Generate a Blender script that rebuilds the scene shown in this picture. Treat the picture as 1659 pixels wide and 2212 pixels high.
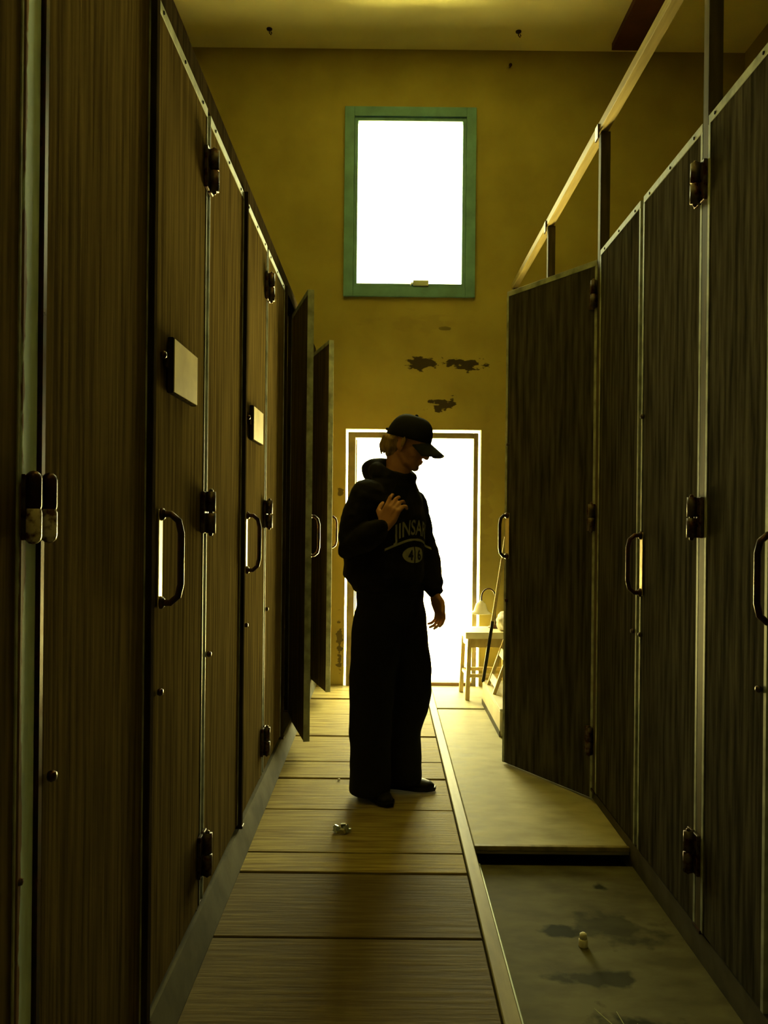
import bpy, bmesh, math, random
from mathutils import Vector, Matrix, noise
from mathutils.bvhtree import BVHTree

for o in list(bpy.data.objects):
    bpy.data.objects.remove(o, do_unlink=True)
S = bpy.context.scene
C = S.collection
R = math.radians
random.seed(7)

# ------------------------------------------------------------------ camera
cam_d = bpy.data.cameras.new('camera')
cam = bpy.data.objects.new('camera', cam_d)
C.objects.link(cam)
S.camera = cam
F_PX = 1700.0
cam_d.sensor_fit = 'VERTICAL'
cam_d.sensor_height = 24.0
cam_d.lens = F_PX / 2212.0 * 24.0
cam_d.shift_x = -2.5 / 2212.0
cam_d.shift_y = 12.0 / 2212.0
cam_d.clip_start = 0.05
cam.matrix_world = Matrix.Translation((0, 0, 1.3)) @ Matrix.Rotation(R(90), 4, 'X') @ Matrix.Rotation(R(0.6), 4, 'Z')

# ------------------------------------------------------------------ sky, daylight, exposure
W = bpy.data.worlds.new('sky')
S.world = W
W.use_nodes = True
bg = W.node_tree.nodes['Background']
bg.inputs[0].default_value = (1.0, 0.95, 0.44, 1)
bg.inputs[1].default_value = 22.0
sun_d = bpy.data.lights.new('sun', 'SUN')
sun_d.energy = 470.0
sun_d.angle = R(0.6)
sun_d.color = (1.0, 0.95, 0.48)
sun = bpy.data.objects.new('sun', sun_d)
C.objects.link(sun)
sun.rotation_euler = Vector((-0.6, 0.01, -0.75)).to_track_quat('-Z', 'Y').to_euler()
S.view_settings.view_transform = 'Standard'
S.view_settings.look = 'None'
S.view_settings.exposure = 0.0
S.view_settings.gamma = 1.0
S.view_settings.use_curve_mapping = False
S.cycles.max_bounces = 10
S.cycles.diffuse_bounces = 8
S.cycles.glossy_bounces = 4
S.cycles.transparent_max_bounces = 8
S.cycles.use_denoising = True
S.cycles.caustics_reflective = False
S.cycles.caustics_refractive = False
S.cycles.sample_clamp_indirect = 0.0
S.cycles.use_guiding = True


def portal(name, loc, sx, sz):
    """sampling portal filling an opening in the end wall, it gives off no light itself"""
    l = bpy.data.lights.new(name, 'AREA')
    l.shape = 'RECTANGLE'
    l.size, l.size_y = sx, sz
    l.cycles.is_portal = True
    o = bpy.data.objects.new(name, l)
    C.objects.link(o)
    o.location = loc
    o.rotation_euler = (R(-90), 0, 0)
    return o


# ------------------------------------------------------------------ materials
MATS = {}


def mat(name, col, rough=0.6, metal=0.0, spec=0.10, var=None, scale=(1, 1, 1), nscale=6.0, detail=5.0,
        bump=0.0, lo=0.35, hi=0.65, rvar=0.0, coat=0.0, sheen=0.0):
    """procedural principled material: two colours mixed by stretched noise, the same noise drives bump and gloss"""
    if name in MATS:
        return MATS[name]
    m = bpy.data.materials.new(name)
    m.use_nodes = True
    nt = m.node_tree
    b = nt.nodes['Principled BSDF']
    b.inputs['Base Color'].default_value = (*col, 1)
    b.inputs['Roughness'].default_value = rough
    b.inputs['Metallic'].default_value = metal
    b.inputs['Specular IOR Level'].default_value = spec
    b.inputs['Coat Weight'].default_value = coat
    b.inputs['Sheen Weight'].default_value = sheen
    tc = nt.nodes.new('ShaderNodeTexCoord')
    mp = nt.nodes.new('ShaderNodeMapping')
    mp.inputs['Scale'].default_value = scale
    nz = nt.nodes.new('ShaderNodeTexNoise')
    nz.inputs['Scale'].default_value = nscale
    nz.inputs['Detail'].default_value = detail
    nt.links.new(tc.outputs['Object'], mp.inputs['Vector'])
    nt.links.new(mp.outputs[0], nz.inputs['Vector'])
    rp = nt.nodes.new('ShaderNodeValToRGB')
    rp.color_ramp.elements[0].position = lo
    rp.color_ramp.elements[1].position = hi
    v = var if var else tuple(c * 0.8 for c in col)
    rp.color_ramp.elements[0].color = (*v, 1)
    rp.color_ramp.elements[1].color = (*col, 1)
    nt.links.new(nz.outputs['Fac'], rp.inputs[0])
    nt.links.new(rp.outputs[0], b.inputs['Base Color'])
    if rvar:
        ml = nt.nodes.new('ShaderNodeMapRange')
        ml.inputs['To Min'].default_value = max(0.02, rough - rvar)
        ml.inputs['To Max'].default_value = min(1, rough + rvar)
        nt.links.new(nz.outputs['Fac'], ml.inputs['Value'])
        nt.links.new(ml.outputs[0], b.inputs['Roughness'])
    if bump:
        bp = nt.nodes.new('ShaderNodeBump')
        bp.inputs['Strength'].default_value = bump
        bp.inputs['Distance'].default_value = 0.01
        nt.links.new(nz.outputs['Fac'], bp.inputs['Height'])
        nt.links.new(bp.outputs[0], b.inputs['Normal'])
    MATS[name] = m
    return m


def stains(m, spots, colour, nscale=9.0, stretch=(1, 1, 1), edge=0.12, amp=0.7):
    """adds worn or dirty patches: soft-edged ellipses (cx,cy,cz, rx,ry,rz, strength) broken up by noise"""
    nt = m.node_tree
    b = nt.nodes['Principled BSDF']
    src = b.inputs['Base Color'].links[0].from_socket
    tc = nt.nodes.new('ShaderNodeTexCoord')
    mp = nt.nodes.new('ShaderNodeMapping')
    mp.inputs['Scale'].default_value = stretch
    nt.links.new(tc.outputs['Object'], mp.inputs[0])
    nz = nt.nodes.new('ShaderNodeTexNoise')
    nz.inputs['Scale'].default_value = nscale
    nz.inputs['Detail'].default_value = 4
    nt.links.new(mp.outputs[0], nz.inputs['Vector'])
    for (cx, cy, cz, rx, ry, rz, st) in spots:
        sub = nt.nodes.new('ShaderNodeVectorMath'); sub.operation = 'SUBTRACT'
        sub.inputs[1].default_value = (cx, cy, cz)
        nt.links.new(tc.outputs['Object'], sub.inputs[0])
        mu = nt.nodes.new('ShaderNodeVectorMath'); mu.operation = 'MULTIPLY'
        mu.inputs[1].default_value = (1 / rx, 1 / ry, 1 / rz)
        nt.links.new(sub.outputs[0], mu.inputs[0])
        ln = nt.nodes.new('ShaderNodeVectorMath'); ln.operation = 'LENGTH'
        nt.links.new(mu.outputs[0], ln.inputs[0])
        # value = noise*amp - (length-1)*amp/2
        ma = nt.nodes.new('ShaderNodeMath'); ma.operation = 'MULTIPLY_ADD'
        nt.links.new(ln.outputs['Value'], ma.inputs[0])
        ma.inputs[1].default_value = -0.35
        nt.links.new(nz.outputs['Fac'], ma.inputs[2])
        mr = nt.nodes.new('ShaderNodeMapRange')
        mr.inputs['From Min'].default_value = 0.24
        mr.inputs['From Max'].default_value = 0.24 + edge
        mr.inputs['To Max'].default_value = st
        nt.links.new(ma.outputs[0], mr.inputs['Value'])
        mx = nt.nodes.new('ShaderNodeMix'); mx.data_type = 'RGBA'
        nt.links.new(mr.outputs[0], mx.inputs['Factor'])
        nt.links.new(src, mx.inputs['A'])
        mx.inputs['B'].default_value = (*colour, 1)
        src = mx.outputs['Result']
    nt.links.new(src, b.inputs['Base Color'])


M_wall = mat('ochre_wall_paint', (0.33, 0.27, 0.075), 0.75, var=(0.26, 0.21, 0.06), nscale=2.2, bump=0.15, detail=8, lo=0.3, hi=0.7)
M_wallb = mat('ochre_wall_paint_worn', (0.34, 0.285, 0.08), 0.75, var=(0.27, 0.22, 0.06), nscale=3.0, bump=0.2, detail=8, lo=0.3, hi=0.7)
M_ceil = mat('cream_ceiling_paint', (0.86, 0.81, 0.40), 0.8, var=(0.79, 0.73, 0.35), nscale=2.0)
M_wood = mat('dark_varnished_wood', (0.135, 0.101, 0.038), 0.5, var=(0.058, 0.042, 0.017), scale=(14, 14, 0.55), nscale=4.0,
             detail=7, bump=0.12, rvar=0.08, spec=0.0)
M_woodr = mat('weathered_dark_wood', (0.088, 0.081, 0.060), 0.6, var=(0.028, 0.025, 0.019), scale=(11, 11, 0.9), nscale=3.4,
              detail=8, bump=0.25, rvar=0.08, spec=0.0)
M_part = mat('painted_partition_board', (0.20, 0.16, 0.08), 0.6, var=(0.15, 0.12, 0.06), scale=(8, 8, 0.6), nscale=4)
M_steel = mat('galvanised_trim', (0.42, 0.46, 0.40), 0.5, metal=0.0, var=(0.20, 0.22, 0.18), nscale=14, rvar=0.1)
M_steelt = mat('rusty_teal_painted_post', (0.62, 0.82, 0.95), 0.5, metal=0.0, var=(0.48, 0.64, 0.74), scale=(6, 6, 1), nscale=9, rvar=0.1)
stains(M_steelt, [(0.02, -0.024, 0.9, 0.010, 0.012, 1.6, 0.9)], (0.16, 0.06, 0.02), nscale=26, stretch=(1, 1, 0.3), edge=0.05)
M_dark = mat('dark_oiled_timber', (0.045, 0.034, 0.018), 0.55, var=(0.02, 0.016, 0.01), scale=(8, 8, 1), nscale=5, spec=0.0)
M_post = mat('brown_post_timber', (0.09, 0.07, 0.033), 0.6, var=(0.05, 0.04, 0.018), scale=(8, 8, 0.8), nscale=5)
M_rail = mat('pale_planed_timber', (0.36, 0.29, 0.12), 0.5, var=(0.26, 0.21, 0.085), scale=(8, 0.6, 8), nscale=6)
M_iron = mat('worn_black_iron', (0.030, 0.026, 0.022), 0.32, metal=0.6, var=(0.08, 0.035, 0.018), nscale=30, rvar=0.12)
M_hinge = mat('rusted_hinge_steel', (0.10, 0.085, 0.07), 0.3, metal=0.5, var=(0.06, 0.022, 0.010), nscale=45, rvar=0.12, lo=0.42, hi=0.58)
M_bright = mat('hinge_steel_glint', (0.85, 0.80, 0.68), 0.25, metal=0.2, spec=0.5, var=(0.12, 0.05, 0.02), nscale=60, lo=0.4, hi=0.55)  # pale colour stands in for a reflection on the lower hinge barrels
M_plate = mat('polished_wear_plate', (0.78, 0.66, 0.34), 0.35, metal=0.3, nscale=20)
M_sign = mat('yellowed_card', (0.48, 0.40, 0.16), 0.55, var=(0.36, 0.29, 0.11), nscale=8)
M_screw = mat('black_screw', (0.02, 0.02, 0.018), 0.4, metal=0.5)
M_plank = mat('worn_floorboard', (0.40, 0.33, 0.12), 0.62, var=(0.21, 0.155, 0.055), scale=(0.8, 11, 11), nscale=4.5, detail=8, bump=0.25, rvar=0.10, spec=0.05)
M_plank2 = mat('worn_brown_board_shaded', (0.165, 0.13, 0.065), 0.62, var=(0.105, 0.08, 0.04), scale=(0.8, 11, 11), nscale=5.5, detail=8, bump=0.25, rvar=0.10, spec=0.05)  # browner near boards, darkened further to paint in the daylight falloff
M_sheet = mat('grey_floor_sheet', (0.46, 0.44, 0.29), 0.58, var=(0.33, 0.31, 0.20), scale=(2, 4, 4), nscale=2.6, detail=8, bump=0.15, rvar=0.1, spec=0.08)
M_sheetn = mat('stained_sheet_shaded', (0.14, 0.132, 0.078), 0.62, var=(0.085, 0.078, 0.044), scale=(2, 4, 4), nscale=3.0, detail=8, bump=0.15, rvar=0.1, spec=0.05)  # stained sheet, its base also darkened so the floor dims towards the camera
M_strip = mat('floor_edge_strip', (0.30, 0.26, 0.13), 0.45, var=(0.20, 0.17, 0.08), scale=(6, 0.8, 6), nscale=5)
M_kerb = mat('grey_cement_kerb', (0.13, 0.12, 0.08), 0.8, var=(0.08, 0.075, 0.05), nscale=7, bump=0.3)
M_sub = mat('dark_subfloor', (0.03, 0.026, 0.018), 0.9)
M_green = mat('teal_green_window_paint', (0.15, 0.32, 0.40), 0.45, var=(0.11, 0.23, 0.28), nscale=8, rvar=0.1)
M_frame = mat('olive_grey_door_paint', (0.30, 0.26, 0.15), 0.55, var=(0.20, 0.17, 0.10), nscale=9)
M_leaf = mat('brown_door_leaf', (0.06, 0.045, 0.022), 0.55, scale=(6, 6, 0.6), nscale=5)
M_ground = mat('pale_sandy_ground', (0.80, 0.70, 0.42), 0.9, var=(0.66, 0.57, 0.33), nscale=1.5)
M_white = mat('chalky_white_paint', (0.82, 0.78, 0.62), 0.6, nscale=6)
M_shade = mat('white_enamel', (0.85, 0.83, 0.74), 0.3, nscale=4)
M_stool = mat('pale_stool_wood', (0.52, 0.42, 0.18), 0.5, var=(0.40, 0.31, 0.12), scale=(4, 4, 1), nscale=6)
M_cloth = mat('white_cotton', (0.86, 0.84, 0.76), 0.9, nscale=12, bump=0.3)
M_hood = mat('black_sweatshirt_fleece', (0.010, 0.0095, 0.009), 0.9, var=(0.007, 0.0065, 0.006), nscale=40, bump=0.15, sheen=0.03)
M_trou = mat('black_trouser_cloth', (0.007, 0.007, 0.007), 0.85, var=(0.005, 0.005, 0.005), nscale=30, spec=0.2)
M_skin = mat('skin', (0.46, 0.24, 0.13), 0.5, var=(0.40, 0.20, 0.11), nscale=20)
M_hair = mat('light_brown_hair', (0.34, 0.23, 0.09), 0.5, var=(0.20, 0.13, 0.05), scale=(6, 6, 1), nscale=20)
M_cap = mat('black_cap_twill', (0.013, 0.014, 0.016), 0.8, nscale=40)
M_shoe = mat('black_shoe_leather', (0.012, 0.012, 0.012), 0.4, nscale=20)
M_print = mat('cream_shirt_print', (0.42, 0.42, 0.33), 0.8, nscale=60)
M_phone = mat('dark_phone_glass', (0.012, 0.014, 0.016), 0.15)
M_foil = mat('crumpled_clear_foil', (0.75, 0.82, 0.74), 0.12, metal=0.7, nscale=30)
M_stalk = mat('dry_grass_stalk', (0.42, 0.44, 0.22), 0.7, nscale=20)
M_weed = mat('dark_wilted_leaf', (0.05, 0.075, 0.03), 0.7, nscale=20)

g = bpy.data.materials.new('window_glass')
g.use_nodes = True
nt = g.node_tree
nt.nodes.remove(nt.nodes['Principled BSDF'])
tr = nt.nodes.new('ShaderNodeBsdfTransparent'); tr.inputs[0].default_value = (0.84, 0.87, 0.86, 1)
gl = nt.nodes.new('ShaderNodeBsdfGlossy'); gl.inputs['Roughness'].default_value = 0.05
fr = nt.nodes.new('ShaderNodeFresnel'); fr.inputs[0].default_value = 1.3
mx = nt.nodes.new('ShaderNodeMixShader')
nt.links.new(fr.outputs[0], mx.inputs[0]); nt.links.new(tr.outputs[0], mx.inputs[1]); nt.links.new(gl.outputs[0], mx.inputs[2])
nt.links.new(mx.outputs[0], nt.nodes['Material Output'].inputs[0])
M_glass = g

# back wall wear, ceiling-side smudges and floor dirt, each with a shape of its own
stains(M_wallb, [(0.265, 6.1, 2.495, 0.125, 1, 0.075, 1), (0.60, 6.1, 2.50, 0.21, 1, 0.055, 1), (0.42, 6.1, 2.175, 0.125, 1, 0.075, 1),
                 (-0.35, 6.1, 1.50, 0.03, 1, 0.05, 0.8), (-0.345, 6.1, 0.30, 0.03, 1, 0.22, 0.8), (0.45, 6.1, 2.77, 0.05, 1, 0.02, .6)],
       (0.045, 0.035, 0.02), nscale=13, stretch=(1, 1, 2.2), edge=0.06)
stains(M_wallb, [(0.25, 6.1, 2.82, 0.42, 1, 0.10, 0.35), (0.78, 6.1, 1.5, 0.06, 1, 0.7, 0.35)], (0.22, 0.17, 0.06), nscale=7, stretch=(1, 1, 2.0))
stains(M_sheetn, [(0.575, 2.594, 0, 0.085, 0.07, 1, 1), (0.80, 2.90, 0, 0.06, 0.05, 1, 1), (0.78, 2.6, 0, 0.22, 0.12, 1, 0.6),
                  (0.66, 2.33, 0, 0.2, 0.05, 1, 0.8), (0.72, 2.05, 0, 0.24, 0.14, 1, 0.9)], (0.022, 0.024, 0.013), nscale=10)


# ------------------------------------------------------------------ geometry helpers
class MB:
    def __init__(self):
        self.bm = bmesh.new()

    def box(self, a, b, rot=None, about=None):
        a, b = Vector(a), Vector(b)
        vs = []
        for x in (a.x, b.x):
            for y in (a.y, b.y):
                for z in (a.z, b.z):
                    v = Vector((x, y, z))
                    if rot is not None:
                        p = Vector(about) if about is not None else (a + b) / 2
                        v = rot @ (v - p) + p
                    vs.append(self.bm.verts.new(v))
        for f in ((0, 1, 3, 2), (4, 6, 7, 5), (0, 4, 5, 1), (2, 3, 7, 6), (0, 2, 6, 4), (1, 5, 7, 3)):
            self.bm.faces.new([vs[i] for i in f])
        return self

    def bar(self, p, q, w, h, up=(0, 0, 1)):
        """box beam from p to q, w across, h along up"""
        p, q = Vector(p), Vector(q)
        d = (q - p).normalized()
        u = Vector(up)
        s = d.cross(u)
        if s.length < 1e-4:
            s = d.cross(Vector((1, 0, 0)))
        s.normalize()
        u = s.cross(d).normalized()
        vs = []
        for e in (p, q):
            for i, j in ((-1, -1), (1, -1), (1, 1), (-1, 1)):
                vs.append(self.bm.verts.new(e + s * i * w / 2 + u * j * h / 2))
        for f in ((0, 1, 2, 3), (7, 6, 5, 4), (0, 4, 5, 1), (1, 5, 6, 2), (2, 6, 7, 3), (3, 7, 4, 0)):
            self.bm.faces.new([vs[i] for i in f])
        return self

    def tube(self, pts, rads, n=10, flat=None, cap=True):
        """rounded tube through pts; rads per point; flat = (axis, factor) squashes the section along an axis"""
        pts = [Vector(p) for p in pts]
        if not hasattr(rads, '__len__'):
            rads = [rads] * len(pts)
        P, RR = [], []
        if cap:
            d0 = (pts[0] - pts[1]).normalized(); d1 = (pts[-1] - pts[-2]).normalized()
            for t in (0.02, 0.5, 0.85):
                a = math.asin(t) if t < 1 else 0
                P.append(pts[0] + d0 * rads[0] * math.cos(a)); RR.append(rads[0] * t)
        P += pts; RR += list(rads)
        if cap:
            for t in (0.85, 0.5, 0.02):
                a = math.asin(t)
                P.append(pts[-1] + d1 * rads[-1] * math.cos(a)); RR.append(rads[-1] * t)
        rings = []
        t_prev = None
        nrm = None
        for i, p in enumerate(P):
            t = (P[min(i + 1, len(P) - 1)] - P[max(i - 1, 0)]).normalized()
            if nrm is None:
                nrm = t.cross(Vector((0.31, 0.22, 0.93)))
                if nrm.length < 1e-3:
                    nrm = t.cross(Vector((1, 0, 0)))
                nrm.normalize()
            else:
                nrm = (nrm - t * nrm.dot(t)).normalized()
            bn = t.cross(nrm)
            ring = []
            for k in range(n):
                a = 2 * math.pi * k / n
                o = (nrm * math.cos(a) + bn * math.sin(a)) * RR[i]
                if flat is not None:
                    ax = Vector(flat[0]).normalized()
                    o = o - ax * o.dot(ax) * (1 - flat[1])
                ring.append(self.bm.verts.new(p + o))
            rings.append(ring)
        self._skin(rings)
        return self

    def _skin(self, rings):
        n = len(rings[0])
        for a, b in zip(rings, rings[1:]):
            for k in range(n):
                self.bm.faces.new((a[k], a[(k + 1) % n], b[(k + 1) % n], b[k]))
        self.bm.faces.new(list(reversed(rings[0])))
        self.bm.faces.new(rings[-1])

    def loft(self, rings, ax, n=24):
        """rings: (cx,cy,cz,a,b): half sizes a along horizontal axis ax, b across it"""
        ax = Vector(ax).normalized()
        bx = Vector((0, 0, 1)).cross(ax)
        out = []
        for (cx, cy, cz, a, b) in rings:
            out.append([self.bm.verts.new(Vector((cx, cy, cz)) + ax * a * math.cos(2 * math.pi * k / n) + bx * b * math.sin(2 * math.pi * k / n)) for k in range(n)])
        self._skin(out)
        return self

    def ell(self, c, r, rot=None, n=20, m=12):
        c = Vector(c)
        top = None
        rings = []
        for i in range(m + 1):
            t = math.pi * (i + 0.02) / (m + 0.04)
            ring = []
            for k in range(n):
                a = 2 * math.pi * k / n
                v = Vector((r[0] * math.sin(t) * math.cos(a), r[1] * math.sin(t) * math.sin(a), r[2] * math.cos(t)))
                if rot is not None:
                    v = rot @ v
                ring.append(self.bm.verts.new(c + v))
            rings.append(ring)
        self._skin(rings)
        return self

    def lathe(self, prof, c=(0, 0, 0), n=24, rot=None):
        c = Vector(c)
        rings = []
        for (r, z) in prof:
            ring = []
            for k in range(n):
                a = 2 * math.pi * k / n
                v = Vector((r * math.cos(a), r * math.sin(a), z))
                if rot is not None:
                    v = rot @ v
                ring.append(self.bm.verts.new(c + v))
            rings.append(ring)
        self._skin(rings)
        return self

    def prism(self, poly, y0, y1):
        """xz polygon extruded along y"""
        a = [self.bm.verts.new((x, y0, z)) for x, z in poly]
        b = [self.bm.verts.new((x, y1, z)) for x, z in poly]
        n = len(poly)
        for k in range(n):
            self.bm.faces.new((a[k], a[(k + 1) % n], b[(k + 1) % n], b[k]))
        self.bm.faces.new(list(reversed(a)))
        self.bm.faces.new(b)
        return self

    def mesh(self, name, bev=0.0, seg=1, smooth=False):
        bm = self.bm
        bmesh.ops.recalc_face_normals(bm, faces=bm.faces)
        if bev:
            bmesh.ops.bevel(bm, geom=list(bm.edges), offset=bev, segments=seg, profile=0.6, affect='EDGES', clamp_overlap=True)
        me = bpy.data.meshes.new(name)
        bm.to_mesh(me)
        bm.free()
        if smooth:
            for p in me.polygons:
                p.use_smooth = True
        return me

    def build(self, name, m, parent=None, bev=0.0, seg=1, smooth=False):
        return obj(name, self.mesh(name, bev, seg, smooth), m, parent)


def obj(name, me, m, parent=None, label=None):
    if m is not None and not me.materials:
        me.materials.append(m)
    o = bpy.data.objects.new(name, me)
    C.objects.link(o)
    if parent is not None:
        o.parent = parent          # parts are modelled in their thing's own frame
    if label:
        o['label'] = label
    return o


def empty(name, loc=(0, 0, 0), rz=0.0):
    o = bpy.data.objects.new(name, None)
    o.empty_display_size = 0.1
    C.objects.link(o)
    o.location = loc
    o.rotation_euler = (0, 0, rz)
    return o


def tag(o, label, cat, group=None):
    o['label'] = label
    o['category'] = cat
    if group:
        o['group'] = group
    return o


def struct(o, label=None, cat=None):
    o['kind'] = 'structure'
    if label:
        o['label'] = label
    if cat:
        o['category'] = cat
    return o


def B(a, b):
    return MB().box(a, b)


# ------------------------------------------------------------------ the room
YB = 6.10            # inner face of the end wall
WT = 0.10
XL, XR = -1.90, 2.75
ZC = 4.93
Y0 = -6.0  # room lengthened out of view to lessen light bounced from the rear
# door opening (rough), window opening
DX0, DX1, DZ1 = -0.312, 0.738, 1.985
WX0, WX1, WZ0, WZ1 = -0.280, 0.612, 3.070, 4.410

wb = MB()
wb.box((XL - .1, YB, -.12), (DX0, YB + WT, WZ0)).box((DX1, YB, -.12), (XR + .1, YB + WT, WZ0))
wb.box((DX0, YB, DZ1), (DX1, YB + WT, WZ0))
wb.box((XL - .1, YB, WZ0), (WX0, YB + WT, WZ1)).box((WX1, YB, WZ0), (XR + .1, YB + WT, WZ1))
wb.box((XL - .1, YB, WZ1), (XR + .1, YB + WT, ZC + .1))
struct(wb.build('wall_back', M_wallb), 'ochre painted end wall with peeling dark patches', 'wall')
struct(B((XL - .1, Y0, -.12), (XL, YB, ZC + .1)).build('wall_left', M_wall), 'ochre wall behind the left stalls', 'wall')
struct(B((XR, Y0, -.12), (XR + .1, YB, ZC + .1)).build('wall_right', M_wall), 'ochre wall behind the right stalls', 'wall')
struct(B((XL - .1, Y0 - .1, -.12), (XR + .1, Y0, ZC + .1)).build('wall_front', M_part), 'unseen darkened wall behind the photographer', 'wall')  # out of view, given a dark material to cut bounced light
struct(B((XL - .1, Y0 - .1, ZC), (XR + .1, YB + WT, ZC + .1)).build('ceiling', M_ceil), 'cream painted ceiling above the corridor', 'ceiling')
struct(B((-25, YB + WT, -.10), (25, 45, -.04)).build('ground', M_ground), 'pale sunlit ground outside the open door', 'ground')

# ceiling boards along both sides and two hooks
struct(B((-1.80, Y0, ZC - .05), (-1.53, YB - .10, ZC)).build('trim_1', mat('red_brown_beam', (0.10, 0.035, 0.015), 0.6)), 'dark red ceiling board along the left side', 'trim')
struct(B((1.69, Y0, ZC - .05), (1.95, YB - .10, ZC)).build('trim_2', MATS['red_brown_beam']), 'dark red ceiling board along the right side', 'trim')
for hx, lab in ((-0.90, 'small black ceiling hook above the left side of the window'), (0.955, 'small black ceiling hook above the right side of the window')):
    h = empty('ceiling_hook', (hx, 5.86, ZC))
    MB().lathe([(.001, 0), (.022, 0), (.020, -.008), (.006, -.014), (.001, -.014)]).build('rose', M_iron, h, smooth=True)
    MB().tube([(0, 0, -.01), (0, 0, -.03), (.012, 0, -.045), (.018, 0, -.032), (.012, 0, -.024)], .004, 8).build('hook', M_iron, h, smooth=True)
    tag(h, lab, 'hook', 'ceiling hooks')
h = empty('wall_nail', (0.93, YB, 4.80))
MB().tube([(0, .01, 0), (0, -.03, 0)], .005, 8).build('shank', M_iron, h)
MB().lathe([(.001, 0), (.013, 0), (.013, -.006), (.001, -.006)], (0, -.03, 0), 12, Matrix.Rotation(R(-90), 3, 'X')).build('head', M_iron, h)
tag(h, 'small black nail in the end wall near the ceiling', 'nail')

# ------------------------------------------------------------------ window
w = struct(empty('window_1', ((WX0 + WX1) / 2, YB, (WZ0 + WZ1) / 2)), 'tall teal framed window high in the end wall', 'window')
hw, hh = (WX1 - WX0) / 2, (WZ1 - WZ0) / 2
OW, OH = hw + .062, hh + .062
for nm, a, b in (('casing', (-OW, -.03, -OH), (-hw + .012, 0, OH)), ('casing', (hw - .012, -.03, -OH), (OW, 0, OH)),
                 ('casing', (-hw + .012, -.03, hh - .012), (hw - .012, 0, OH)), ('casing', (-hw + .012, -.03, -OH), (hw - .012, 0, -hh + .012))):
    B(a, b).build(nm, M_green, w, .004, 2)
i = hw - .012; j = hh - .012
for a, b in (((-i, -.012, -j), (-i + .028, .05, j)), ((i - .028, -.012, -j), (i, .05, j)), ((-i + .028, -.012, j - .028), (i - .028, .05, j)),
             ((-i + .028, -.012, -j), (i - .028, .05, -j + .03))):
    B(a, b).build('sash', M_green, w, .004, 2)
B((-i + .02, .018, -j + .02), (i - .02, .022, j - .02)).build('pane', M_glass, w)
lt = MB().box((.03, -.040, -j + .006), (.15, -.012, -j + .050)).build('latch', mat('aluminium_latch', (.55, .62, .55), .35, metal=.5), w, .006, 2)
MB().tube([(.045, -.024, -j + .028), (.02, -.03, -j + .03), (.012, -.034, -j + .012)], .006, 8).build('latch_lever', MATS['aluminium_latch'], lt)
portal('window_portal', (w.location.x, YB + WT + .02, w.location.z), WX1 - WX0, WZ1 - WZ0)

# ------------------------------------------------------------------ end door, standing open outwards
d = struct(empty('door_1', ((DX0 + DX1) / 2, YB, 0)), 'open doorway in the end wall with bright daylight outside', 'door')
cx = d.location.x
fx0, fx1, fz = DX0 + .020 - cx, DX1 - .022 - cx, DZ1 - .024
B((fx0, -.012, -.02), (fx0 + .058, .055, fz)).build('jamb', M_frame, d, .004, 2)
B((fx1 - .036, -.012, -.02), (fx1, .055, fz)).build('jamb', M_frame, d, .004, 2)
B((fx0 + .058, -.012, fz - .045), (fx1 - .036, .055, fz)).build('head', M_frame, d, .004, 2)
B((fx0 + .058, -.012, -.02), (fx1 - .036, .09, .028)).build('threshold', mat('brown_threshold', (.20, .12, .05), .5), d, .004, 2)
lf = B((fx0 + .030, .06, .03), (fx0 + .066, .97, fz - .05)).build('door_leaf', M_leaf, d, .004, 1)
MB().tube([(fx0 + .066, .90, 1.0), (fx0 + .10, .90, 1.0), (fx0 + .10, .80, 1.0)], .009, 8).build('door_handle', M_iron, lf, smooth=True)
portal('door_portal', (cx, YB + WT + .02, DZ1 / 2), DX1 - DX0, DZ1)

# ------------------------------------------------------------------ floor
PX0, PX1 = -0.53, 0.314
fl = struct(B((XL, Y0, -.12), (XR, YB, -.09)).build('floor', M_sub), 'corridor floor of cross-laid boards and sheets', 'floor')
seams = [(-2.6, .012), (-2.1, .012), (-1.6, .012), (-1.1, .012), (-.6, .012), (-.1, .012), (.30, .012), (.75, .012), (1.15, .012), (1.58, .012), (1.99, .012), (2.437, .012), (2.88, .016), (3.05, .006),
         (3.50, .018), (3.92, .024), (4.19, .004), (4.67, .024), (4.955, .006), (5.20, .005), (5.63, .030), (5.90, .022), (6.10, 0)]
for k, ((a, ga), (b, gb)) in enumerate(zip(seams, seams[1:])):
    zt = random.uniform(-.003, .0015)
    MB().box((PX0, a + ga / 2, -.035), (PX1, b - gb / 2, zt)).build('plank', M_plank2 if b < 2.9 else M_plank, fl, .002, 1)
B((.319, Y0 + 3.4, -.05), (.366, YB - .02, .004)).build('edge_strip', M_strip, fl, .003, 1)
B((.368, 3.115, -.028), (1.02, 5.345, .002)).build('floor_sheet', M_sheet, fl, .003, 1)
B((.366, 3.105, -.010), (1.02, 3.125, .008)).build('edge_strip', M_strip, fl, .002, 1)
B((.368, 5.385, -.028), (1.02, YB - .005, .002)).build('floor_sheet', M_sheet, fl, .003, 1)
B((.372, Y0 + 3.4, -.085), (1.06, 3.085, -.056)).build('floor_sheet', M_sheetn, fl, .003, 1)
B((.370, Y0 + 3.4, -.056), (.384, 3.06, -.040)).build('edge_strip', mat('pale_metal_edge', (.42, .46, .36), .4, metal=.3), fl, .002, 1)

# kerbs under the stall fronts
kb = MB().prism([(-.62, -.09), (-.532, -.09), (-.518, .004), (-.545, .105), (-.62, .115)], Y0 + .02, YB - .002)
struct(kb.build('baseboard_left', M_kerb), 'sloping grey cement kerb below the left stalls', 'kerb')
kb = MB().prism([(1.06, -.09), (.985, -.09), (.975, .045), (1.06, .05)], Y0 + .02, YB - .002)
struct(kb.build('baseboard_right', M_kerb), 'low dark kerb below the right stalls', 'kerb')

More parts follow.
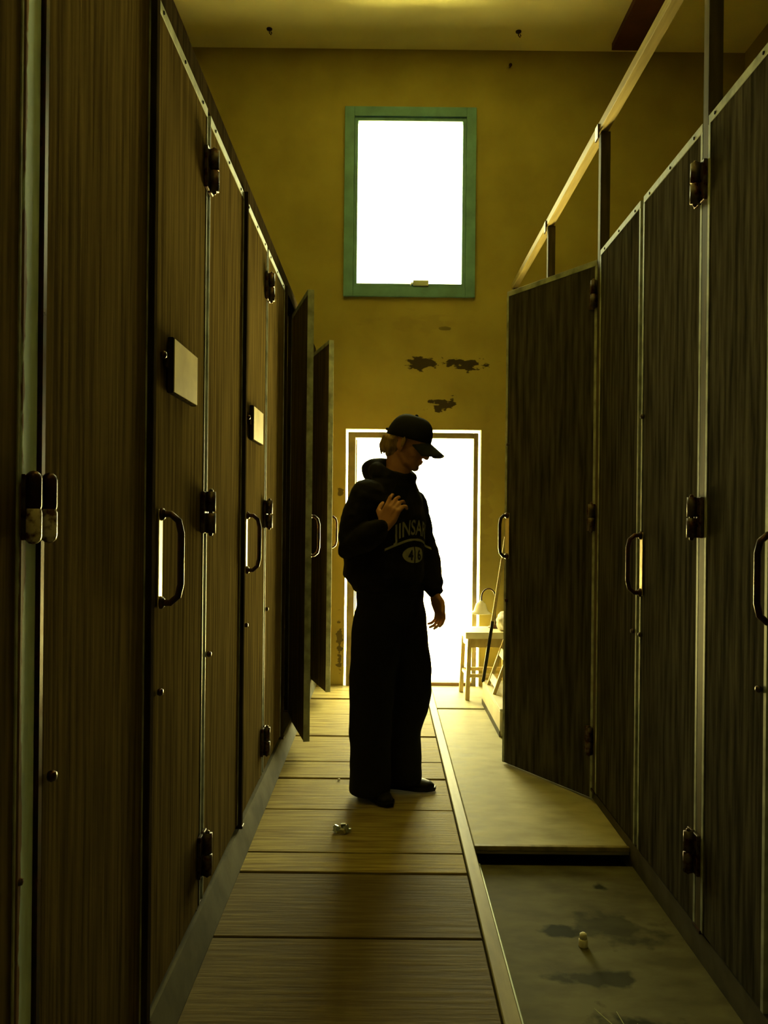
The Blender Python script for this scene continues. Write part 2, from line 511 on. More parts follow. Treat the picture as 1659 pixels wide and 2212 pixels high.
# ------------------------------------------------------------------ stall fronts
LX, RX = -0.55, 0.97      # faces towards the corridor
TOP = 2.525
TH = 0.030


def trims(par, w, z0, z1, edges=('top', 'near', 'far'), screws=True, wide=.024, sw=.012):
    """metal edging on the face of a front; frame: x into the corridor, y along, z up"""
    if 'top' in edges:
        t = B((-TH - .002, 0, z1 - wide), (.0025, w, z1 + .003)).build('top_trim', M_steel, par, .001, 1)
        if screws:
            n = 3 if w > .45 else 2
            for k in range(n):
                yy = w * (.12 + .76 * k / (n - 1))
                MB().lathe([(.0005, 0), (.0055, 0), (.0045, .003), (.0005, .0035)], (.0025, yy, z1 - wide * .5), 8, Matrix.Rotation(R(90), 3, 'Y')).build('screw', M_screw, t)
    if 'near' in edges:
        B((-TH - .002, -.002, z0), (.0025, sw, z1 - wide)).build('side_trim', M_steel, par, .001, 1)
    if 'far' in edges:
        B((-TH - .002, w - sw, z0), (.0025, w + .002, z1 - wide)).build('side_trim', M_steel, par, .001, 1)


def hinge(par, y, z, hgt=.125, m=None):
    m = m or M_hinge
    hg = B((.002, y - .040, z - hgt / 2), (.013, y - .004, z + hgt / 2)).build('hinge', m, par, .002, 1)
    B((.002, y + .004, z - hgt / 2), (.013, y + .040, z + hgt / 2)).build('hinge_leaf', m, hg, .002, 1)
    MB().tube([(.024, y, z - hgt / 2), (.024, y, z - .002)], .015, 14, cap=False).build('knuckle', m, hg, smooth=True)
    MB().tube([(.024, y, z + .002), (.024, y, z + hgt / 2)], .0145, 14, cap=False).build('knuckle', m, hg, smooth=True)
    MB().tube([(.024, y, z - hgt * .52), (.024, y, z + hgt * .52)], .007, 10).build('pin', m, hg, smooth=True)
    return hg


def handle(par, y, z, L=.215, out=.055):
    pl = B((.0025, y - .016, z - L / 2 - .012), (.006, y + .016, z + L / 2 + .012)).build('handle_plate', M_plate, par, .0015, 1)
    pl['label'] = 'pale worn plate behind the handle'
    r = .0085
    MB().tube([(.002, y, z - L / 2), (out * .55, y, z - L / 2), (out * .88, y, z - L / 2 + .016), (out, y, z - L / 2 + .045),
               (out, y, z + L / 2 - .045), (out * .88, y, z + L / 2 - .016), (out * .55, y, z + L / 2), (.002, y, z + L / 2)], r, 12).build('handle', M_iron, par, smooth=True)
    for s in (-1, 1):
        MB().lathe([(.001, 0), (.016, 0), (.015, .006), (.009, .011), (.001, .011)], (.006, y, z + s * L / 2), 14, Matrix.Rotation(R(90), 3, 'Y')).build('handle_foot', M_iron, par, smooth=True)


def sign(par, y0, y1, z0, z1):
    sg = B((.003, y0, z0), (.018, y1, z1)).build('sign_holder', M_dark, par, .002, 1)
    B((.018, y0 + .004, z0 + .004), (.0205, y1 - .002, z1 - .004)).build('sign_card', M_sign, sg)
    B((.003, y0 - .03, z0 + .06), (.012, y0, z0 + .09)).build('sign_bracket', M_dark, sg)


def knob(par, y, z):
    MB().lathe([(.001, 0), (.008, 0), (.010, .006), (.007, .012), (.001, .013)], (.002, y, z), 12, Matrix.Rotation(R(90), 3, 'Y')).build('bolt', M_hinge, par, smooth=True)


def front(kind, side, y0, y1, label, z0=.125, z1=TOP, ang=0.0, hinge_at=None, sign_on=False, hz=None, edges=('top', 'near', 'far'),
          hinges=(.28, 1.31, 2.34), screws=True, x=None, m=None, group=None, inset=0.0):
    """a fixed panel or a door of a stall front. Its frame: x out into the corridor, y along the corridor away from the camera"""
    mir = 1 if side == 'L' else -1
    face = (LX if side == 'L' else RX) if x is None else x
    w = y1 - y0
    o = empty('stall_door' if kind == 'door' else 'stall_panel')
    m = m or (M_wood if side == 'L' else M_woodr)
    # the frame is mirrored for the right-hand row by a negative x in the meshes' own matrix
    sx = Matrix.Diagonal((mir, 1, 1, 1))
    if hinge_at == 'far':
        o.location = (face, y1, 0)
        off = -w
    else:
        o.location = (face, y0, 0)
        off = 0.0
    o.rotation_euler = (0, 0, R(ang))
    holder = []
    n0 = set(bpy.data.objects)
    B((-TH, .001, z0), (0, w - .001, z1)).build('board', m, o, .002, 1)
    trims(o, w, z0, z1, edges, screws, sw=.005 if side == 'L' else .014)
    if kind == 'door':
        hy = w if hinge_at == 'far' else 0.0
        ly = 0.097 if hinge_at == 'far' else w - 0.045
        for q in hinges:
            hinge(o, hy, q)
        handle(o, ly - (.022 if hinge_at == 'far' else -.022), hz or 1.195)
        knob(o, ly - .02 if hinge_at == 'far' else ly + .02, .87)
        knob(o, ly - .02 if hinge_at == 'far' else ly + .02, 1.69)
        if sign_on:
            sign(o, .125, .37, 1.605, 1.745)
    else:
        knob(o, .03, .87)
    for c in set(bpy.data.objects) - n0:
        me = c.data
        me.transform(sx @ Matrix.Translation((0, off, 0)))
        if mir < 0:
            me.flip_normals()
    tag(o, label, 'stall door' if kind == 'door' else 'stall panel', group)
    return o


def stop(side, y, y1=None, z0=.11, z1=TOP + .01, out=.016, name='door_stop_post', label='', m=None):
    """slim post at the latch side of a doorway, standing proud of the panels"""
    y1 = y1 or y + .028
    if side == 'L':
        a, b = (LX - .035, y, z0), (LX + out, y1, z1)
    else:
        a, b = (RX - out, y, z0), (RX + .035, y1, z1)
    o = empty(name, ((a[0] + b[0]) / 2, (y + y1) / 2, z0))
    v = o.location
    B(Vector(a) - v, Vector(b) - v).build('post', m or M_dark, o, .003, 2)
    zc = z0 + .03 - z0
    MB().box((-.02, -.018, 0.0), (.03 if side == 'L' else .02, .018, .012)).build('foot_plate', M_iron, o, .002, 1)
    tag(o, label, 'post')
    return o


# left row -------------------------------------------------------------------
front('door', 'L', .62, 1.185, 'dark stall door nearest the camera on the left, cut by the photo edge', hinge_at='far', x=LX - .004, hinges=(.28, 2.34))
front('panel', 'L', 1.262, 1.80, 'wide dark fixed panel beyond the teal post, nearest left', edges=('top', 'far'))
front('door', 'L', 1.836, 2.375, 'left stall door with the largest handle and a yellowed card', hinge_at='far', sign_on=True)
front('panel', 'L', 2.415, 2.99, 'left fixed panel between the two carded stall doors')
front('door', 'L', 3.026, 3.575, 'left stall door with a bright card, second from the camera', hinge_at='far', sign_on=True)
front('panel', 'L', 3.615, 4.20, 'left fixed panel just before the first open left door')
front('door', 'L', 4.235, 4.80, 'nearer of the two left stall doors standing ajar', hinge_at='far', ang=15.5, z0=.085)
front('panel', 'L', 4.84, 5.40, 'left fixed panel between the two ajar left doors')
front('door', 'L', 5.435, 6.00, 'farther of the two left stall doors standing ajar', hinge_at='far', ang=18.5, z0=.085)
stop('L', 1.802, label='dark post left of the largest door handle')
stop('L', 2.992, label='dark post left of the second door handle')
stop('L', 4.202, label='dark post just before the nearer ajar left door')
stop('L', 5.402, label='dark post just before the farther ajar left door')

p = empty('steel_post', (LX - .02, 1.215, .10))
B((-.02, -.027, 0), (.020, .027, TOP - .09)).build('post', M_steelt, p, .003, 2)
B((.0, .028, 0), (.026, .044, TOP - .09)).build('flange', M_iron, p, .002, 1)
for q in (.18, .64):
    MB().lathe([(.001, 0), (.006, 0), (.005, .004), (.001, .005)], (.020, -.018, q), 10, Matrix.Rotation(R(90), 3, 'Y')).build('bolt', M_hinge, p)
tag(p, 'pale teal steel post with a big rusty hinge at the left edge', 'post')
# the big butt hinge on that post
hg = empty('butt_hinge', (LX + .002, 1.225, 1.31))
for yy, nm in ((-.028, 'near_barrel'), (.028, 'far_barrel')):
    MB().tube([(.013, yy, -.044), (.013, yy, -.008)], .0125, 14).build(nm, M_bright, hg, smooth=True)
    MB().tube([(.013, yy, .002), (.013, yy, .044)], .0120, 14).build(nm, M_iron, hg, smooth=True)
B((.0, -.042, -.05), (.006, .042, .05)).build('hinge_leaf', M_hinge, hg, .001, 1)
tag(hg, 'shiny rusted double hinge on the teal post', 'hinge')
for q, lab in ((2.395, 'dark hinge post left of the middle left panel'), (3.595, 'dark hinge post right of the brightly carded door'),
               (4.82, 'dark hinge post beside the nearer ajar left door'), (6.04, 'dark hinge post beside the farther ajar left door')):
    o = empty('hinge_post', (LX - .035, q, .11))
    B((-.02, -.018, 0), (.025, .018, TOP - .11)).build('post', M_dark, o, .003, 2)
    B((-.03, -.03, 0), (.03, .03, .008)).build('foot_plate', M_iron, o, .001, 1)
    tag(o, lab, 'post')
o = empty('header_rail', (LX - .03, 3.2, TOP + .005))
B((-.03, -2.9, 0), (.030, 2.895, .075)).build('rail', M_dark, o, .004, 2)
for q in (-2.0, -.8, .4, 1.62):
    B((-.034, q - .02, -.06), (-.030, q + .02, .06)).build('bracket', M_iron, o)
tag(o, 'dark timber rail along the top of the left stalls', 'rail')

# right row -------------------------------------------------------------------
front('door', 'R', 1.36, 1.955, 'stall door at the far right edge of the photo', hinge_at='near', z0=.055, hz=1.16)
front('panel', 'R', 1.99, 2.385, 'nearest dark fixed panel on the right', z0=.055)
front('door', 'R', 2.43, 2.985, 'closed right stall door with an iron handle', hinge_at='near', z0=.055, hz=1.135)
front('panel', 'R', 3.02, 3.585, 'right fixed panel beside the wide open right door', z0=.055)
front('door', 'R', 3.64, 4.27, 'wide open stall door on the right', hinge_at='near', ang=32.0, z0=.012, z1=2.50, screws=False, hz=1.21)
front('panel', 'R', 4.27, 4.755, 'right fixed panel hidden behind the wide open door', z0=.055)
front('door', 'R', 4.80, 5.38, 'farthest closed stall door on the right', hinge_at='near', z0=.055)
front('panel', 'R', 5.41, 6.03, 'right fixed panel against the end wall', z0=.055)
RP = ((1.335, 'slim overhead post at the right edge of the photo'), (2.407, 'tall slim post beside the nearest right hinge'),
      (3.612, 'dark tall post rising above the right fixed panel'), (4.777, 'shorter looking dark post near the end of the overhead rail'),
      (6.062, 'overhead post against the end wall on the right'))
for q, lab in RP:
    o = empty('overhead_post', (RX + .02, q, .05))
    B((-.022, -.020, 0), (.022, .020, 3.075 - .05)).build('post', M_post, o, .002, 1)
    B((-.028, -.028, 0), (.028, .028, .010)).build('foot_plate', M_iron, o)
    tag(o, lab, 'post')
o = empty('overhead_rail', (RX + .01, 3.0, 3.075))
B((-.022, -2.8, 0), (.022, 3.08, .042)).build('rail', M_rail, o, .003, 2)
for q in (-.59, .61, 1.78):
    B((-.030, q - .025, -.035), (-.0225, q + .025, .03)).build('bracket', M_iron, o, .001, 1)
tag(o, 'long pale timber rail on posts above the right stalls', 'rail')

# partitions between the stalls
for side, ys in (('L', (1.215, 2.395, 3.595, 4.82, 6.04)), ('R', (1.335, 2.407, 3.612, 4.777, 6.062))):
    for k, q in enumerate(ys):
        x0, x1 = (XL + .005, LX - .07) if side == 'L' else (RX + .05, XR - .005)
        o = struct(B((x0, q - .014, .16), (x1, q + .014, 2.45)).build('stall_partition', M_part, None, .002, 1))
        o['label'] = ('partition board between the left stalls, number %s from the camera' if side == 'L' else
                      'partition board between the right stalls, number %s from the camera') % ('one', 'two', 'three', 'four', 'five')[k]
        o['category'] = 'partition'

# ------------------------------------------------------------------ things by the door on the right
st = empty('stool', (.755, 5.77, .002), R(4))
B((-.185, -.16, .44), (.185, .16, .487)).build('seat', M_white, st, .006, 2)
for sx in (-1, 1):
    for sy in (-1, 1):
        MB().bar((sx * .165, sy * .135, 0), (sx * .15, sy * .125, .44), .03, .03, (1, 0, 0)).build('leg', M_stool, st, .003, 1)
for sy in (-1, 1):
    B((-.15, sy * .125 - .009, .375), (.15, sy * .125 + .009, .44)).build('apron', M_stool, st, .002, 1)
    B((-.155, sy * .13 - .009, .16), (.155, sy * .13 + .009, .185)).build('stretcher', M_stool, st, .002, 1)
for sx in (-1, 1):
    B((sx * .15 - .009, -.125, .375), (sx * .15 + .009, .125, .44)).build('apron', M_stool, st, .002, 1)
    B((sx * .155 - .009, -.13, .16), (sx * .155 + .009, .13, .185)).build('stretcher', M_stool, st, .002, 1)
tag(st, 'pale wooden stool with a white top beside the open doorway', 'stool')

lp = empty('gooseneck_lamp', (.825, 5.845, .490))
MB().lathe([(.001, 0), (.052, 0), (.052, .010), (.020, .020), (.008, .026), (.001, .026)]).build('base', M_iron, lp, smooth=True)
path = [(0, 0, .02), (0, 0, .16)] + [(-.052 + .052 * math.cos(R(a)), 0, .225 + .065 * math.sin(R(a))) for a in range(-20, 181, 20)] + [(-.104, 0, .19)]
MB().tube(path, .0055, 10).build('gooseneck', M_iron, lp, smooth=True)
MB().lathe([(.016, .20), (.020, .19), (.036, .178), (.044, .150), (.052, .125), (.078, .108), (.076, .105), (.048, .118), (.040, .146), (.033, .172), (.016, .184)], (-.108, 0, 0), 28).build('lamp_shade', M_shade, lp, smooth=True)
tag(lp, 'white bell-shaped gooseneck lamp standing on the stool', 'lamp')

cr = empty('low_crate', (.825, 5.10, .002))
for a, b in (((-.13, -.42, .0), (-.115, .42, .15)), ((.115, -.42, 0), (.13, .42, .15)), ((-.115, -.42, 0), (.115, -.405, .15)), ((-.115, .405, 0), (.115, .42, .15))):
    B(a, b).build('side_board', M_white, cr, .002, 1)
B((-.13, -.42, .15), (.13, .42, .165)).build('lid', M_white, cr, .002, 1)
B((-.134, -.424, 0), (-.130, .424, .035)).build('base_strip', M_kerb, cr)
tag(cr, 'low white crate on the floor against the right stalls', 'crate')

bk = empty('broom', (.695, 5.49, .168))
v0, v1 = Vector((0, 0, .0)), Vector((.252, -.04, 1.74))
MB().tube([v0, v0.lerp(v1, .24)], .012, 10).build('backlit_length', M_screw, bk, smooth=True)  # same stick, painted black where it stands against the light
MB().tube([v0.lerp(v1, .24), v1], .0115, 10).build('stick', M_rail, bk, smooth=True)
tag(bk, 'long stick with its lower end blackened for backlight, leaning by the stool', 'stick')

ft = empty('slatted_frame', (.815, 5.22, .168))
tilt = Vector((.33, 0, .94)).normalized()
for yy in (-.14, .14):
    MB().bar((-.10, yy, .0), Vector((-.10, yy, 0)) + tilt * .62, .022, .022, (0, 1, 0)).build('stile', M_stool, ft, .002, 1)
for t in (.06, .24, .42, .58):
    c0 = Vector((-.10, 0, 0)) + tilt * t
    MB().bar(c0 + Vector((0, -.13, 0)), c0 + Vector((0, .13, 0)), .012, .05, tilt).build('slat', M_white if t < .5 else M_stool, ft, .002, 1)
tag(ft, 'pale slatted wooden frame leaning on the low white crate', 'frame')

bm = MB()
for k in range(7):
    a = k * 2.4
    bm.ell((.03 * math.cos(a), .05 * math.sin(a), .05 + .015 * k), (.05, .06, .045))
cl_mb = bm


def remeshed(mb, name, voxel, smooth_it=4, fold=0.0, fscale=9.0, anis=(1, 1, 1), keep=None):
    """fuses the shapes of a builder into one continuous skin"""
    me = mb.mesh(name + '_cage')
    ob = bpy.data.objects.new('cage', me)
    C.objects.link(ob)
    md = ob.modifiers.new('r', 'REMESH'); md.mode = 'VOXEL'; md.voxel_size = voxel; md.use_smooth_shade = True
    if smooth_it:
        sm = ob.modifiers.new('s', 'SMOOTH'); sm.factor = .5; sm.iterations = smooth_it
    dg = bpy.context.evaluated_depsgraph_get()
    out = bpy.data.meshes.new_from_object(ob.evaluated_get(dg))
    out.name = name
    bpy.data.objects.remove(ob)
    bpy.data.meshes.remove(me)
    if fold:
        nn = [v.normal.copy() for v in out.vertices]
        for v, q in zip(out.vertices, nn):
            p = Vector((v.co.x * anis[0], v.co.y * anis[1], v.co.z * anis[2])) * fscale
            v.co += q * fold * (noise.noise(p) + .5 * noise.noise(p * 2.1))
    for pl in out.polygons:
        pl.use_smooth = True
    return out


cb = obj('white_cloth_bundle', remeshed(cl_mb, 'white_cloth_bundle', .008, 3, .006, 22), M_cloth)
cb.location = (.872, 5.680, .474)
cb.scale = (.8, .8, .85)
tag(cb, 'white cloth bundle lying on the stool beside the lamp', 'cloth')

# ------------------------------------------------------------------ litter on the floor
me = MB()
for k in range(9):
    a = k / 9 * 2 * math.pi
    me.box((-.007, -.004, 0), (.009, .004, .010 + .006 * (k % 3)), Matrix.Rotation(a + k, 3, 'Z') @ Matrix.Rotation(.5 * math.sin(k * 3), 3, 'X'), (0, 0, .005))
    for v in me.bm.verts[-8:] if hasattr(me.bm.verts, 'ensure_lookup_table') and (me.bm.verts.ensure_lookup_table() or True) else []:
        v.co += Vector((.022 * math.cos(a), .015 * math.sin(a), .004))
fo = me.build('foil_scrap', M_foil)
fo.location = (-.165, 3.245, 0)
fo.scale = (1.25, 1.25, 1.2)
tag(fo, 'small crumpled shiny scrap on the boards before the person', 'litter')
sp = MB().lathe([(.001, 0), (.006, 0), (.008, .003), (.006, .006), (.001, .007)], n=10).build('white_chip', M_white, smooth=True)
sp.location = (-.215, 3.89, .0)
tag(sp, 'tiny white chip on the boards left of the near shoe', 'litter')
bc = empty('bottle_cap', (.643, 2.50, -.056), R(30))
MB().lathe([(.001, 0), (.0145, 0), (.0150, .004), (.0145, .022), (.012, .026), (.001, .027)], n=20).build('cap_body', M_white, bc, smooth=True)
MB().lathe([(.010, .027), (.012, .026), (.011, .040), (.006, .044), (.001, .045)], n=20).build('cap_top', M_white, bc, smooth=True)
tag(bc, 'small white plastic cap standing on the stained floor sheet', 'cap')
gr = empty('dry_weed', (.655, 2.02, -.056), R(12))
random.seed(3)
for k in range(5):
    a = R(60 + 22 * k + random.uniform(-8, 8))
    L = .09 + .035 * (k % 3)
    MB().tube([(.004 * k, -.05, .003), (.03 * math.cos(a), .02, .012), (L * math.cos(a), L * math.sin(a), .010 + .006 * (k % 2))], [.0022, .0018, .0008], 6).build('stem', M_stalk, gr, smooth=True)
for k in range(26):
    a = random.uniform(0, 6.3); r = random.uniform(.02, .15)
    x, y = 1.2 * r * math.cos(a) + .04, .55 * r * math.sin(a) - .03
    q = Matrix.Rotation(random.uniform(0, 6.3), 3, 'Z') @ Matrix.Rotation(random.uniform(-.3, .3), 3, 'X')
    MB().ell((x, y, .006), (.020, .006, .002), q, 8, 4).build('leaf', M_weed, gr, smooth=True)
tag(gr, 'wilted weed with pale stalks lying at the bottom of the photo', 'weed')

# ------------------------------------------------------------------ the person
PO = Vector((.03, 3.70, 0))
person = empty('person', PO)
FW = Vector((.72, -.69, 0)).normalized()       # where the chest points
LF = Vector((-FW.y, FW.x, 0))                  # the person's left


def loc(m):
    """world to the person's frame"""
    m.transform(Matrix.Translation(-PO))
    return m


def fpt(c, f=0, l=0, z=0):
    c = Vector(c)
    return c + FW * f + LF * l + Vector((0, 0, z))


def hand(mb, wrist, u, n, thumb_sign, curls, spread=.0205, palm=.085, scale=1.0, thumb_in=.5):
    u = Vector(u).normalized()
    n = Vector(n); n = (n - u * n.dot(u)).normalized()
    v = u.cross(n) * thumb_sign          # towards the thumb
    w = Vector(wrist)
    s = scale
    for t in (-1.4, -.5, .5, 1.4):
        mb.tube([w + v * t * .010 * s, w + u * palm * .5 * s + v * t * .019 * s, w + u * palm * s + v * t * spread * s], [.017 * s, .0165 * s, .0125 * s], 10)
    tips = []
    for k, t in enumerate((1.5, .5, -.5, -1.5)):
        L = (.043, .048, .045, .035)[k] * s
        p = w + u * palm * s + v * t * spread * s
        dirv = (u + v * t * .08).normalized()
        pts = [p]
        for q in range(3):
            c = curls[k][q]
            dirv = (Matrix.Rotation(R(c), 3, u.cross(n)) @ dirv).normalized()
            p = p + dirv * L * (1, .72, .55)[q]
            pts.append(p)
        mb.tube(pts, [.0098 * s, .0090 * s, .0082 * s, .0070 * s], 10)
        tips.append(p)
    b = w + u * .028 * s + v * .026 * s
    d1 = (u * .55 + v * .75 + n * .25).normalized()
    d2 = (u * .85 + v * .25 + n * thumb_in).normalized()
    mb.tube([b, b + d1 * .040 * s, b + d1 * .040 * s + d2 * .032 * s, b + d1 * .040 * s + d2 * .032 * s + (d2 * .8 + n * .3).normalized() * .024 * s], [.0150 * s, .0125 * s, .0110 * s, .0085 * s], 10)
    return tips


HC = Vector((.108, 3.675, 1.655))
HROT = Matrix.Rotation(R(-24), 3, 'Z') @ Matrix.Rotation(R(21), 3, 'Y')


def hp(x, y, z):
    return HC + HROT @ Vector((x, y, z))


body = MB()
body.ell(hp(-.012, 0, .022), (.096, .074, .090), HROT)
body.ell(hp(.026, 0, -.040), (.064, .058, .074), HROT)
body.ell(hp(.048, 0, -.075), (.042, .042, .040), HROT)
body.ell(hp(.070, 0, -.103), (.021, .024, .018), HROT)
body.tube([hp(.086, 0, .008), hp(.100, 0, -.022), hp(.109, 0, -.038)], [.009, .011, .014], 10)
body.ell(hp(.098, .010, -.042), (.010, .009, .008), HROT).ell(hp(.098, -.010, -.042), (.010, .009, .008), HROT)
body.tube([hp(.070, -.045, .018), hp(.086, -.015, .022), hp(.086, .015, .022), hp(.070, .045, .018)], .012, 10)
body.ell(hp(.089, 0, -.066), (.010, .022, .007), HROT).ell(hp(.087, 0, -.077), (.010, .019, .007), HROT)
for s in (-1, 1):
    body.ell(hp(.077, s * .032, .000), (.012, .014, .010), HROT)
    body.ell(hp(-.004, s * .075, -.022), (.019, .008, .031), HROT @ Matrix.Rotation(R(-12), 3, 'Y'))
    body.ell(hp(.055, s * .040, -.035), (.030, .022, .026), HROT)
    body.tube([hp(.0, s * .055, -.055), hp(.035, s * .045, -.090), hp(.066, s * .014, -.104)], [.018, .016, .014], 8)
body.tube([hp(-.030, 0, -.06), (.060, 3.690, 1.53), (.035, 3.700, 1.42)], [.058, .060, .075], 16)
# trunk and limbs under the clothes
body.loft([(.03, 3.70, .86, .02, .02), (.03, 3.70, .88, .14, .10), (.03, 3.70, 1.0, .145, .10), (.03, 3.70, 1.2, .15, .10), (.035, 3.695, 1.36, .16, .09), (.04, 3.695, 1.43, .10, .06), (.04, 3.695, 1.46, .03, .03)], LF)
RSH, REL, RWR = Vector((-.080, 3.565, 1.395)), Vector((-.150, 3.560, 1.165)), Vector((-.005, 3.415, 1.262))
LSH, LEL, LWR = Vector((.132, 3.805, 1.362)), Vector((.186, 3.815, 1.150)), Vector((.238, 3.735, .940))
body.tube([RSH, REL, RWR], [.050, .040, .026], 12)
body.tube([LSH, LEL, LWR], [.050, .040, .026], 12)
hand(body, RWR, (.42, -.02, .90), (.35, .93, .0), 1, [(18, 40, 30), (24, 42, 30), (28, 45, 30), (32, 48, 32)], thumb_in=.7)
hand(body, LWR, (.30, -.22, -.93), (-.85, -.50, -.1), -1, [(18, 26, 18), (22, 30, 20), (26, 34, 22), (30, 36, 24)], thumb_in=.3)
for (hx, hy, ax_, ay_) in ((-.03, 3.66, -.06, 3.66), (.09, 3.76, .09, 3.79)):
    body.tube([(hx, hy, .90), ((hx + ax_) / 2, (hy + ay_) / 2, .50), (ax_, ay_, .09)], [.075, .055, .04], 12)
    body.tube([(ax_, ay_, .06), (ax_ + .05, ay_ - .02, .045)], [.035, .028], 10)
bo = obj('body', loc(remeshed(body, 'body', .0042, 2)), M_skin, person)
bo['label'] = 'bare face, neck and hands'

# hooded sweatshirt
hd = MB()
hd.loft([(.022, 3.705, .955, .16, .12), (.018, 3.705, .957, .182, .142), (.012, 3.705, .985, .190, .152), (.000, 3.715, 1.03, .212, .178), (-.002, 3.715, 1.10, .208, .172),
         (.008, 3.71, 1.20, .198, .160), (.018, 3.705, 1.30, .196, .150), (.020, 3.70, 1.38, .190, .132), (.026, 3.70, 1.43, .160, .108),
         (.036, 3.698, 1.47, .122, .092), (.045, 3.695, 1.50, .080, .076), (.05, 3.69, 1.52, .05, .05)], LF, 32)
hd.tube([RSH, RSH.lerp(REL, .5) + Vector((-.014, 0, 0)), REL, REL.lerp(RWR, .5), RWR - (RWR - REL).normalized() * .035, RWR - (RWR - REL).normalized() * .012], [.080, .076, .071, .062, .052, .040], 18)
hd.tube([LSH, LSH.lerp(LEL, .5), LEL, LEL.lerp(LWR, .45), LEL.lerp(LWR, .82), LWR + Vector((-.002, 0, .020))], [.074, .071, .069, .065, .052, .041], 18)
hd.tube([LEL.lerp(LWR, .90) + Vector((.026, -.012, .0)), LEL.lerp(LWR, .90) + Vector((.042, -.018, -.006))], [.012, .007], 8)
# hood lying on the shoulders: a roll around the neck, full at the back
hood = []
for a in range(0, 361, 20):
    c, s_ = math.cos(R(a)), math.sin(R(a))
    back = (1 - c) / 2
    hood.append((Vector((.052, 3.692, 1.478)) + FW * (.058 * c - .03 * back) + LF * .085 * s_ + Vector((0, 0, .045 * back)), .026 + .022 * back))
hd.tube([p_ for p_, r_ in hood], [r_ for p_, r_ in hood], 12, cap=False)
hd.ell(Vector((-.043, 3.765, 1.518)), (.072, .075, .058))
hd.ell(Vector((-.022, 3.745, 1.548)), (.088, .07, .034))
hd.ell(Vector((-.080, 3.765, 1.535)), (.035, .05, .034))
HM = remeshed(hd, 'hoodie', .0065, 5, .0075, 9.0, (1, 1, 1.5))
bvh = BVHTree.FromPolygons([v.co.copy() for v in HM.vertices], [tuple(p_.vertices) for p_ in HM.polygons])


def onto(q, lift=.002):
    """drop a point along the chest direction onto the sweatshirt"""
    r = bvh.ray_cast(q + FW * .5, -FW, 1.0)
    return (r[0] + FW * lift) if r[0] is not None else None


# printed lettering and oval badge, laid on the cloth
def on_chest(bmx, cz, lat, lift=.002):
    """bmx in (x across towards the viewer's right, y up) -> cloth surface"""
    bad = []
    for v in bmx.verts:
        q = PO + LF * (lat + v.co.x) + Vector((0, 0, cz + v.co.y))
        h_ = onto(q, lift)
        if h_ is None:
            bad.append(v)
        else:
            v.co = h_
    if bad:
        bmesh.ops.delete(bmx, geom=bad, context='VERTS')
    return bmx


def text_bm(s_, size, bold=0.0):
    cu = bpy.data.curves.new('t', 'FONT')
    cu.body = s_
    cu.size = size
    cu.align_x = 'CENTER'
    cu.offset = bold
    cu.resolution_u = 3
    ob = bpy.data.objects.new('t', cu)
    C.objects.link(ob)
    dg = bpy.context.evaluated_depsgraph_get()
    me_ = bpy.data.meshes.new_from_object(ob.evaluated_get(dg))
    bpy.data.objects.remove(ob)
    bmx = bmesh.new(); bmx.from_mesh(me_)
    bpy.data.meshes.remove(me_)
    bmesh.ops.triangulate(bmx, faces=bmx.faces)
    for _ in range(2):
        es = [e for e in bmx.edges if e.calc_length() > .012]
        if es:
            bmesh.ops.subdivide_edges(bmx, edges=es, cuts=1)
            bmesh.ops.triangulate(bmx, faces=bmx.faces)
    return bmx


def add_bm(name, bmx, m, parent):
    me_ = bpy.data.meshes.new(name)
    bmx.to_mesh(me_); bmx.free()
    me_.transform(Matrix.Translation(-PO))
    return obj(name, me_, m, parent)


hoodie = obj('hoodie', loc(HM), M_hood, person)
hoodie['label'] = 'black hooded sweatshirt with cream print'
LATC = .012
bmx = text_bm('JINSARI', .078, .0012)
for v in bmx.verts:                      # tall letters set on an arch
    v.co.x *= .92
    v.co.y *= 1.25
    v.co.y += .028 - 1.9 * v.co.x ** 2
add_bm('lettering', on_chest(bmx, 1.195, LATC), M_print, hoodie)
bmx = bmesh.new()                        # stroke under the letters
row = []
for k in range(33):
    x = -.155 + .31 * k / 32
    y = .012 - 1.9 * x * x
    t_ = .0055 if abs(x) > .012 else .0045
    row.append((bmx.verts.new((x, y - t_, 0)), bmx.verts.new((x, y + t_, 0))))
for (a, b), (c, e) in zip(row, row[1:]):
    bmx.faces.new((a, c, e, b))
add_bm('underline', on_chest(bmx, 1.188, LATC), M_print, hoodie)
bmx = bmesh.new()                        # oval badge, parted by the zip line
for half in (-1, 1):
    rows = []
    for k in range(13):
        x = half * (.004 + .076 * k / 12)
        yy = .037 * math.sqrt(max(0, 1 - (x / .0805) ** 2))
        rows.append([bmx.verts.new((x, -yy + 2 * yy * q / 6, 0)) for q in range(7)])
    for ra, rb in zip(rows, rows[1:]):
        for q in range(6):
            bmx.faces.new((ra[q], rb[q], rb[q + 1], ra[q + 1]))
badge = add_bm('badge', on_chest(bmx, 1.130, LATC), M_print, hoodie)
for ch, ox in (('4', -.030), ('6', .030)):
    bmx = text_bm(ch, .062, .0022)
    for v in bmx.verts:
        v.co.x += ox
        v.co.y -= .022
    add_bm('number', on_chest(bmx, 1.130, LATC, .0042), M_hood, badge)

